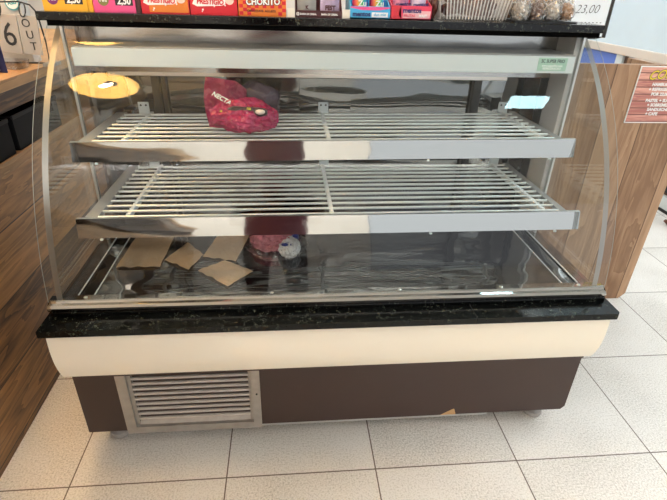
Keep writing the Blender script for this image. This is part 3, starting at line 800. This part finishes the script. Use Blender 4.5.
c1 = card(-.334, -.250, 1.063, 1.183, 4)
c2 = card(-.246, -.186, 1.058, 1.180, 4)
c3 = card(-.412, -.338, 1.063, 1.183, 0)
mat('ink_black', (.01, .01, .012), .5)
text('lettering', '6', .105, 'ink_black', c1, (-.282, fy-.0150, 1.118), (1, 0, 0), (0, 0, 1), .0004, 0, sx=.85)
text('lettering', '1', .085, 'ink_black', c3, (-.375, fy-.0150, 1.118), (1, 0, 0), (0, 0, 1), .0004, 0, sx=.85)
for ch, dz, dx in (('O', .038, -.004), ('U', .002, .0), ('T', -.034, .004)):
    text('lettering', ch, .036, 'ink_black', c2, (-.216+dx, fy-.0150, 1.118+dz), (1, 0, 0), (0, 0, 1), .0004, 0)
for xr in (-.300, -.222, -.375):
    MB().tube([(xr+.010*math.cos(R(a)), fy-.011+.020*math.sin(R(a))*.4, 1.198+.022*math.sin(R(a))) for a in range(0, 360, 24)], .0022, 6, True).build('ring', 'wire_black', cal)
# blue and white box with a round badge
bb = thing('blue_packet', (-.33, 1.03, 1.018), 'tall blue and white packet with a round badge, behind the flip calendar', 'packet')
MB().box(-.40, -.262, 1.0, 1.06, 1.0185, 1.235, .004).build('packet_body', 'sachet_grey', bb)
MB().box(-.401, -.261, .9985, 1.061, 1.222, 1.30, .004).build('packet_top', mat('teal_blue', (.03, .15, .32), .4), bb)
bd = MB(); rr = bmesh.ops.create_cone(bd.b, cap_ends=True, segments=28, radius1=.024, radius2=.024, depth=.002)
bmesh.ops.rotate(bd.b, verts=rr['verts'], cent=(0, 0, 0), matrix=Matrix.Rotation(R(90), 3, 'X')); bmesh.ops.translate(bd.b, verts=rr['verts'], vec=(-.286, .9965, 1.214))
bdo = bd.build('round_badge', mat('badge_teal', (.10, .38, .42), .4), bb)
bd = MB(); rr = bmesh.ops.create_cone(bd.b, cap_ends=True, segments=28, radius1=.0195, radius2=.0195, depth=.002)
bmesh.ops.rotate(bd.b, verts=rr['verts'], cent=(0, 0, 0), matrix=Matrix.Rotation(R(90), 3, 'X')); bmesh.ops.translate(bd.b, verts=rr['verts'], vec=(-.286, .9955, 1.214))
bd.build('badge_centre', 'ink_white', bdo)
text('lettering', 'ASIS', .016, 'badge_teal', bdo, (-.286, .9942, 1.214), (1, 0, .15), (-.15, 0, 1), .0002, .0008)
# navy pouch and clear tray on the counter
nv = thing('navy_pouch', (-.29, .78, 1.018), 'navy blue pouch with white letters standing at the counter edge', 'pouch')
def nf(u, v):
    z = 1.0195+.085*v+.012*v*abs(u-.5)*2
    return Vector((-.360+.112*u-(.006*v*u), .775-.016*math.sin(math.pi*v)*math.sin(math.pi*u)+.01*v, z))
shade_auto(MB().grid(nf, 10, 10, .014).build('pouch_body', mat('navy_film', (.012, .02, .12), .3, bump=.3, bscale=40), nv), 40)
text('lettering', 'LA\nVA', .030, 'ink_white', nv, (-.277, .752, 1.052), (1, 0, .1), (0, .1, 1), .0006, .0008)
glass('tray_plastic', (.74, .72, .70), .14, .1)
cp_ = MB(); lo = rrect(-.335, .98, .085, .060, .02, 4); hi = rrect(-.335, .98, .095, .068, .02, 4)
cp_ = MB(); lo = rrect(-.325, .875, .085, .036, .015, 4); hi = rrect(-.325, .875, .092, .042, .018, 4)
A = [cp_.b.verts.new((x, y, 1.0195)) for x, y in lo]; B = [cp_.b.verts.new((x, y, 1.045)) for x, y in hi]; nn = len(A)
for i in range(nn): cp_.b.faces.new((A[i], A[(i+1) % nn], B[(i+1) % nn], B[i]))
cp_.b.faces.new(A[::-1]); bmesh.ops.solidify(cp_.b, geom=cp_.b.faces[:], thickness=.001)
tag(cp_.build('clear_tray', 'tray_plastic', loc=(-.325, .875, 1.0185)), 'low clear plastic tray on the wooden counter in front of the flip calendar', 'tray')

# ------------------------------------------------------------------ right wooden counter with poster
rc = thing('wooden_counter', (1.93, 1.15, 0), 'light oak plank counter with a menu poster, right of the display case', 'counter')
MB().prism([(1.60, .002), (2.235, .002), (2.262, .030), (2.268, 1.068), (1.60, 1.068)], .856, .876, 'y').build('front_panel', 'counter_wood_light', rc)
MB().box(2.225, 2.262, .876, 1.30, .0, 1.04).build('side_panel', 'counter_wood_side', rc)
MB().box(1.60, 1.63, .876, 1.30, .0, 1.04).build('side_panel', 'counter_wood_side', rc)
MB().box(1.63, 2.225, .876, 1.30, .80, .83).build('inner_shelf', 'counter_wood_side', rc)
ps = thing('menu_poster', (2.11, .853, .96), 'red plank patterned menu poster with yellow COMBO heading on the oak counter', 'poster')
MB().box(1.976, 2.256, .852, .8555, .851, 1.064, .0005).build('poster_border', 'ink_white', ps)
pp = MB().box(1.980, 2.252, .8512, .8525, .855, 1.060).build('poster_print', 'poster_planks', ps)
mat('combo_yellow', (.80, .62, .04), .4)
text('lettering', 'COMBO', .046, 'digit_black', pp, (2.017, .8508, 1.028), (1, 0, .10), (-.0, 0, 1), .0002, .0022, align='LEFT', shear=.25, sx=.95)
text('lettering', 'COMBO', .046, 'combo_yellow', pp, (2.017, .8502, 1.028), (1, 0, .10), (-.0, 0, 1), .0002, .0006, align='LEFT', shear=.25, sx=.95)
for (tx, x, z) in (('HAMBURGUER', 2.042, .998), ('+ REFRIGERANTE', 2.034, .980), ('POR 23,00', 2.050, .962), ('PASTEL + SUCO', 2.036, .938), ('+ SOBREMESA', 2.048, .921), ('SANDUICHE', 2.054, .904), ('+ CAFE', 2.052, .887)):
    text('lettering', tx, .016, 'ink_white', pp, (x, .8505, z), (1, 0, 0), (0, 0, 1), .0002, .0006, align='LEFT')

# white price board standing behind the case at the right
pb = thing('price_board', (1.60, .887, 1.158), 'white price board with a black frame and 23,00 written on it', 'price board')
MB().box(1.39, 1.806, .885, .889, 1.160, 1.42).build('board_sheet', mat('board_white', (.78, .82, .85), .4), pb)
MB().tube([(1.785, .887, 1.155), (1.816, .887, 1.155), (1.816, .887, 1.43), (1.38, .887, 1.43), (1.38, .887, 1.155), (1.785, .887, 1.155)], .0065, 6).build('board_frame', 'wire_black', pb)
text('lettering', '23,00', .040, 'ink_black', pb, (1.725, .8843, 1.246), (1, 0, .02), (0, 0, 1), .0003, -.0008, shear=.25)
text('lettering', '- - - - - - -', .024, 'ink_black', pb, (1.745, .8843, 1.206), (1, 0, 0), (0, 0, 1), .0003, 0)

# ------------------------------------------------------------------ far right: low wall cabinet and chair
wc = thing('wall_cabinet', (3.4, 3.0, 0), 'long low cabinet with a pale top and a blue panel, along the far right wall', 'cabinet')
MB().box(3.18, 3.62, 1.75, 5.1, .892, .950, .004).build('cabinet_top', mat('beige_top', (.62, .56, .50), .4), wc)
MB().box(3.22, 3.60, 1.80, 5.1, .10, .892).build('cabinet_body', mat('cabinet_brown', (.10, .055, .035), .5), wc)
MB().box(3.205, 3.222, 2.84, 3.9, .40, .885).build('blue_panel', mat('panel_blue', (.10, .19, .62), .4), wc)
MB().box(3.20, 3.222, 2.76, 2.84, .10, .892).build('white_post', 'white_plastic', wc)
MB().box(3.20, 3.222, 2.60, 2.69, .10, .892).build('grey_post', mat('post_grey', (.30, .27, .25), .5), wc)
MB().box(3.205, 3.222, 1.80, 2.60, .12, .25).build('black_panel', 'black', wc)
MB().box(3.19, 3.60, 1.78, 5.1, .02, .10).build('plinth', 'white_plastic', wc)
MB().box(3.185, 3.60, 1.775, 5.1, .0, .02).build('plinth_strip', 'black', wc)
# carved dark wooden furniture foot
ft = thing('carved_stool', (3.22, 1.50, 0), 'dark carved wooden stool foot on the floor at the right edge', 'stool')
mat('carved_wood', (.12, .035, .015), .35, var=.3, vs=20)
for k in range(3):
    a = R(160+120*k)
    d = Vector((math.cos(a), math.sin(a), 0)); c = Vector((3.20, 1.60, 0))
    shade_auto(MB().tube([c+d*.015+Vector((0, 0, .16)), c+d*.05+Vector((0, 0, .10)), c+d*.09+Vector((0, 0, .035)), c+d*.135+Vector((0, 0, .018)), c+d*.155+Vector((0, 0, .03))], .020, 8, False, [1, .95, .9, .85, .5]).build('leg', 'carved_wood', ft), 50)
shade_auto(MB().lathe([(.02, .10), (.032, .14), (.022, .19), (.030, .26), (.020, .34), (.035, .40), (.15, .41), (.155, .435), (.14, .45)], (3.20, 1.60, 0), 24).build('stool_column', 'carved_wood', ft), 40)

# ------------------------------------------------------------------ lamps of the room
mat('shade_inside', (.90, .62, .25), .6, emit=(1, .61, .17), es=7.5)
mat('bulb_glow', (1, .9, .7), .5, emit=(1, .85, .6), es=30)
mat('shade_outside', (.12, .10, .08), .4)
def pendant(x, y, label):
    p_ = thing('pendant_lamp', (x, y, 2.2), label, 'pendant lamp', 'pendant lamps over the wooden counter')
    z = 2.2
    shade_auto(MB().lathe([(.155, 0), (.150, .03), (.12, .07), (.07, .095), (.035, .105), (.035, .115), (.075, .105), (.125, .078), (.156, .034), (.160, 0), (.155, 0)], (x, y, z), 40, False).build('lamp_shade', 'shade_inside', p_), 60)
    MB().lathe([(.164, .0), (.160, .036), (.128, .082), (.078, .110), (.02, .122)], (x, y, z), 40).build('shade_cover', 'shade_outside', p_) if False else None
    shade_auto(MB().lathe([(.01, .012), (.018, .018), (.022, .036), (.019, .056), (.016, .085), (.014, .11)], (x, y, z), 20).build('bulb', 'bulb_glow', p_), 60)
    MB().tube([(x, y, z+.11), (x, y, H-.02)], .004, 8).build('cord', 'black', p_)
    MB().lathe([(.05, H-.025), (.05, H-.001)], (x, y, 0), 20).build('ceiling_rose', 'white_plastic', p_)
    l = bpy.data.lights.new('pendant_glow', 'POINT'); l.energy = 2.2; l.color = (1, .74, .48); l.shadow_soft_size = .02
    lo_ = bpy.data.objects.new('pendant_glow', l); COL.objects.link(lo_); lo_.location = (x, y, z-.005)
pendant(-.22, .02, 'warm dish shaped pendant lamp reflected large in the left of the curved glass')
pendant(-.20, .66, 'pendant lamp further back, reflected just under the left end of the granite top')
mat('led_panel', (.9, .95, 1), .5, emit=(.60, .92, 1), es=13)
cl = thing('ceiling_light', (2.17, -.32, H-.03), 'square cool white ceiling light reflected in the right of the curved glass', 'ceiling light')
MB().box(2.03, 2.305, -.45, -.195, H-.03, H-.001, .003).build('light_frame', 'white_plastic', cl)
MB().box(2.04, 2.295, -.44, -.205, H-.034, H-.0295).build('diffuser', 'led_panel', cl)

# ------------------------------------------------------------------ the person taking the photograph (seen as a reflection)
mat('skin', (.50, .28, .19), .5, var=.06); mat('maroon_cloth', (.105, .018, .030), .75, bump=.3, bscale=20, var=.15)
mat('dark_denim', (.07, .016, .026), .8, var=.2); mat('hair_dark', (.015, .010, .008), .5, bump=.6, bscale=90); mat('shoe_black', (.015, .015, .015), .5)
def skinned(name, V, E_, rad, m, parent, sub=2):
    me = bpy.data.meshes.new(name); W = world_loc(parent)
    me.from_pydata([Vector(v)-W for v in V], E_, []); o = bpy.data.objects.new(name, me); COL.objects.link(o); o.parent = parent
    md = o.modifiers.new('skin', 'SKIN'); md.use_smooth_shade = True
    if not me.skin_vertices: me.attributes
    for i, r in enumerate(rad):
        sv = me.skin_vertices[0].data[i]; sv.radius = (r, r) if isinstance(r, (int, float)) else r; sv.use_root = (i == 0)
    sb_ = o.modifiers.new('sub', 'SUBSURF'); sb_.levels = sub; sb_.render_levels = sub
    me.materials.append(MATS[m])
    return o
PX, PY = .565, -1.37
camp = Vector((.65081, -.95459, 1.29806))
pe = thing('person', (PX, PY, 0), 'person in maroon clothes holding up a phone in front of the display case', 'person')
wl = camp-rt*.060-up*.060-fw*.035; wr = camp+rt*.168-up*.060-fw*.035
Vb = [(PX, PY, .93), (PX, PY, 1.10), (PX, PY, 1.25), (PX, PY+.005, 1.37), (PX, PY+.02, 1.44), (PX, PY+.04, 1.50),
      (PX-.17, PY, 1.36), (PX-.225, PY+.06, 1.10), wl, (PX+.17, PY, 1.36), (PX+.235, PY+.06, 1.10), wr,
      (PX-.095, PY, .86), (PX-.105, PY+.02, .48), (PX-.11, PY-.01, .09), (PX-.12, PY+.11, .035),
      (PX+.095, PY, .86), (PX+.115, PY+.02, .48), (PX+.13, PY-.01, .09), (PX+.15, PY+.11, .035)]
Eb = [(0, 1), (1, 2), (2, 3), (3, 4), (4, 5), (3, 6), (6, 7), (7, 8), (3, 9), (9, 10), (10, 11), (0, 12), (12, 13), (13, 14), (14, 15), (0, 16), (16, 17), (17, 18), (18, 19)]
rb_ = [(.145, .105), (.125, .09), (.145, .10), (.13, .085), .052, .050, .055, .040, .026, .055, .040, .026, .080, .055, .040, .030, .080, .055, .040, .030]
skinned('body', Vb, Eb, rb_, 'skin', pe)
Vs = [(PX, PY, .93), Vb[1], Vb[2], (PX, PY+.003, 1.385)]+[Vb[6], Vector(Vb[6]).lerp(Vector(Vb[7]), .75), Vb[9], Vector(Vb[9]).lerp(Vector(Vb[10]), .75)]+[(PX, PY, .74)]
skinned('shirt', Vs, [(0, 1), (1, 2), (2, 3), (3, 4), (4, 5), (3, 6), (6, 7), (0, 8)], [(.195, .135), (.165, .115), (.180, .122), (.130, .095), .075, .068, .075, .068, (.215, .150)], 'maroon_cloth', pe)
for sg, kn, ak in ((-1, Vb[13], (PX-.11, PY-.01, .12)), (1, Vb[17], (PX+.13, PY-.01, .12))):
    skinned('trouser_leg', [(PX+sg*.080, PY, .99), (PX+sg*.088, PY, .74), kn, ak, (ak[0], ak[1], .07)], [(0, 1), (1, 2), (2, 3), (3, 4)], [.098, .102, .078, .066, .068], 'dark_denim', pe)
for fx in (-.115, .14):
    skinned('shoe', [(PX+fx, PY-.05, .05), (PX+fx, PY+.05, .045), (PX+fx*1.08, PY+.16, .034)], [(0, 1), (1, 2)], [(.042, .045), (.046, .042), (.040, .028)], 'shoe_black', pe)
hc = Vector((PX, PY+.065, 1.585))
hd = MB().blob(hc, (.076, .092, .112), .02, 1.5, 4, 1)
for v in hd.b.verts:
    d = v.co-hc
    if d.z < -.03: v.co.x = hc.x+d.x*(1+ (d.z+.03)*3.2)
    for ex in (-.030, .030):
        q = Vector((ex, .088, .012)); k = (d-q).length
        if k < .022: v.co.y -= .008*(1-k/.022)
h_ = hd.build('head', 'skin', pe, smooth=True)
shade_auto(MB().blob(hc+Vector((0, .098, -.012)), (.012, .018, .024), .05, 2, 3, 1).build('nose', 'skin', h_), 60)
for ex in (-.030, .030):
    shade_auto(MB().blob(hc+Vector((ex, .082, .012)), (.012, .008, .007), 0, 1, 3, 1).build('eye', 'white_plastic', h_), 60)
    shade_auto(MB().blob(hc+Vector((ex, .0885, .010)), (.005, .003, .005), 0, 1, 2, 1).build('pupil', 'black', h_), 60)
    shade_auto(MB().blob(hc+Vector((ex*2.55, .0, -.005)), (.010, .020, .032), .1, 2, 3, 1).build('ear', 'skin', h_), 60)
shade_auto(MB().blob(hc+Vector((0, .086, -.055)), (.024, .010, .007), .05, 2, 3, 1).build('mouth', mat('lips', (.40, .14, .12), .5), h_), 60)
hr = MB().blob(hc+Vector((0, -.020, .030)), (.086, .094, .100), .05, 3, 4, 3)
hr.build('hair', 'hair_dark', pe, smooth=True)
# hands: palm chain plus five separate fingers each, gripping the ends of the phone
def hand(wrist, s_, edge):
    # edge: middle of the phone end; s_ = -1 left, +1 right
    palm = wrist.lerp(edge-fw*.012+rt*s_*.022, .75)
    m = skinned('hand', [wrist, wrist.lerp(palm, .5), palm], [(0, 1), (1, 2)], [(.024, .018), (.034, .017), (.036, .015)], 'skin', pe)
    for k in range(4):
        b0 = palm+up*(.026-.017*k)+rt*s_*.006
        L_ = (.9, 1, .95, .8)[k]
        p1 = edge+up*(.030-.019*k)+rt*s_*.020+fw*.006*L_; p2 = edge+up*(.030-.019*k)+rt*s_*.010+fw*.020*L_; p3 = edge+up*(.028-.019*k)-rt*s_*.010*L_+fw*.014
        skinned('finger', [b0, p1, p2, p3], [(0, 1), (1, 2), (2, 3)], [.009, .009, .0085, .007], 'skin', m, 1)
    skinned('thumb', [palm-up*.02, edge-up*.022+rt*s_*.012-fw*.022, edge-up*.006-rt*s_*.014-fw*.020], [(0, 1), (1, 2)], [.012, .010, .008], 'skin', m, 1)
pl_, pr_ = camp-rt*.026-fw*.010, camp+rt*.128-fw*.010
hand(wl, -1, pl_-up*.024); hand(wr, 1, pr_-up*.024)
ph = thing('phone', camp+rt*.051-fw*.010, 'dark phone held sideways in both hands by the person in maroon', 'phone')
pm = MB(); pm.box(-.077, .077, -.037, .037, -.004, .004, .003)
pm.build('phone_body', 'black', None); pb_ = COL.objects[-1] if False else [o for o in COL.objects if o.name == 'phone_body'][0]
pb_.data.transform(Matrix(((rt.x, up.x, -fw.x, 0), (rt.y, up.y, -fw.y, 0), (rt.z, up.z, -fw.z, 0), (0, 0, 0, 1))) @ Matrix.Translation((0, -.022, 0)))
pb_.parent = ph
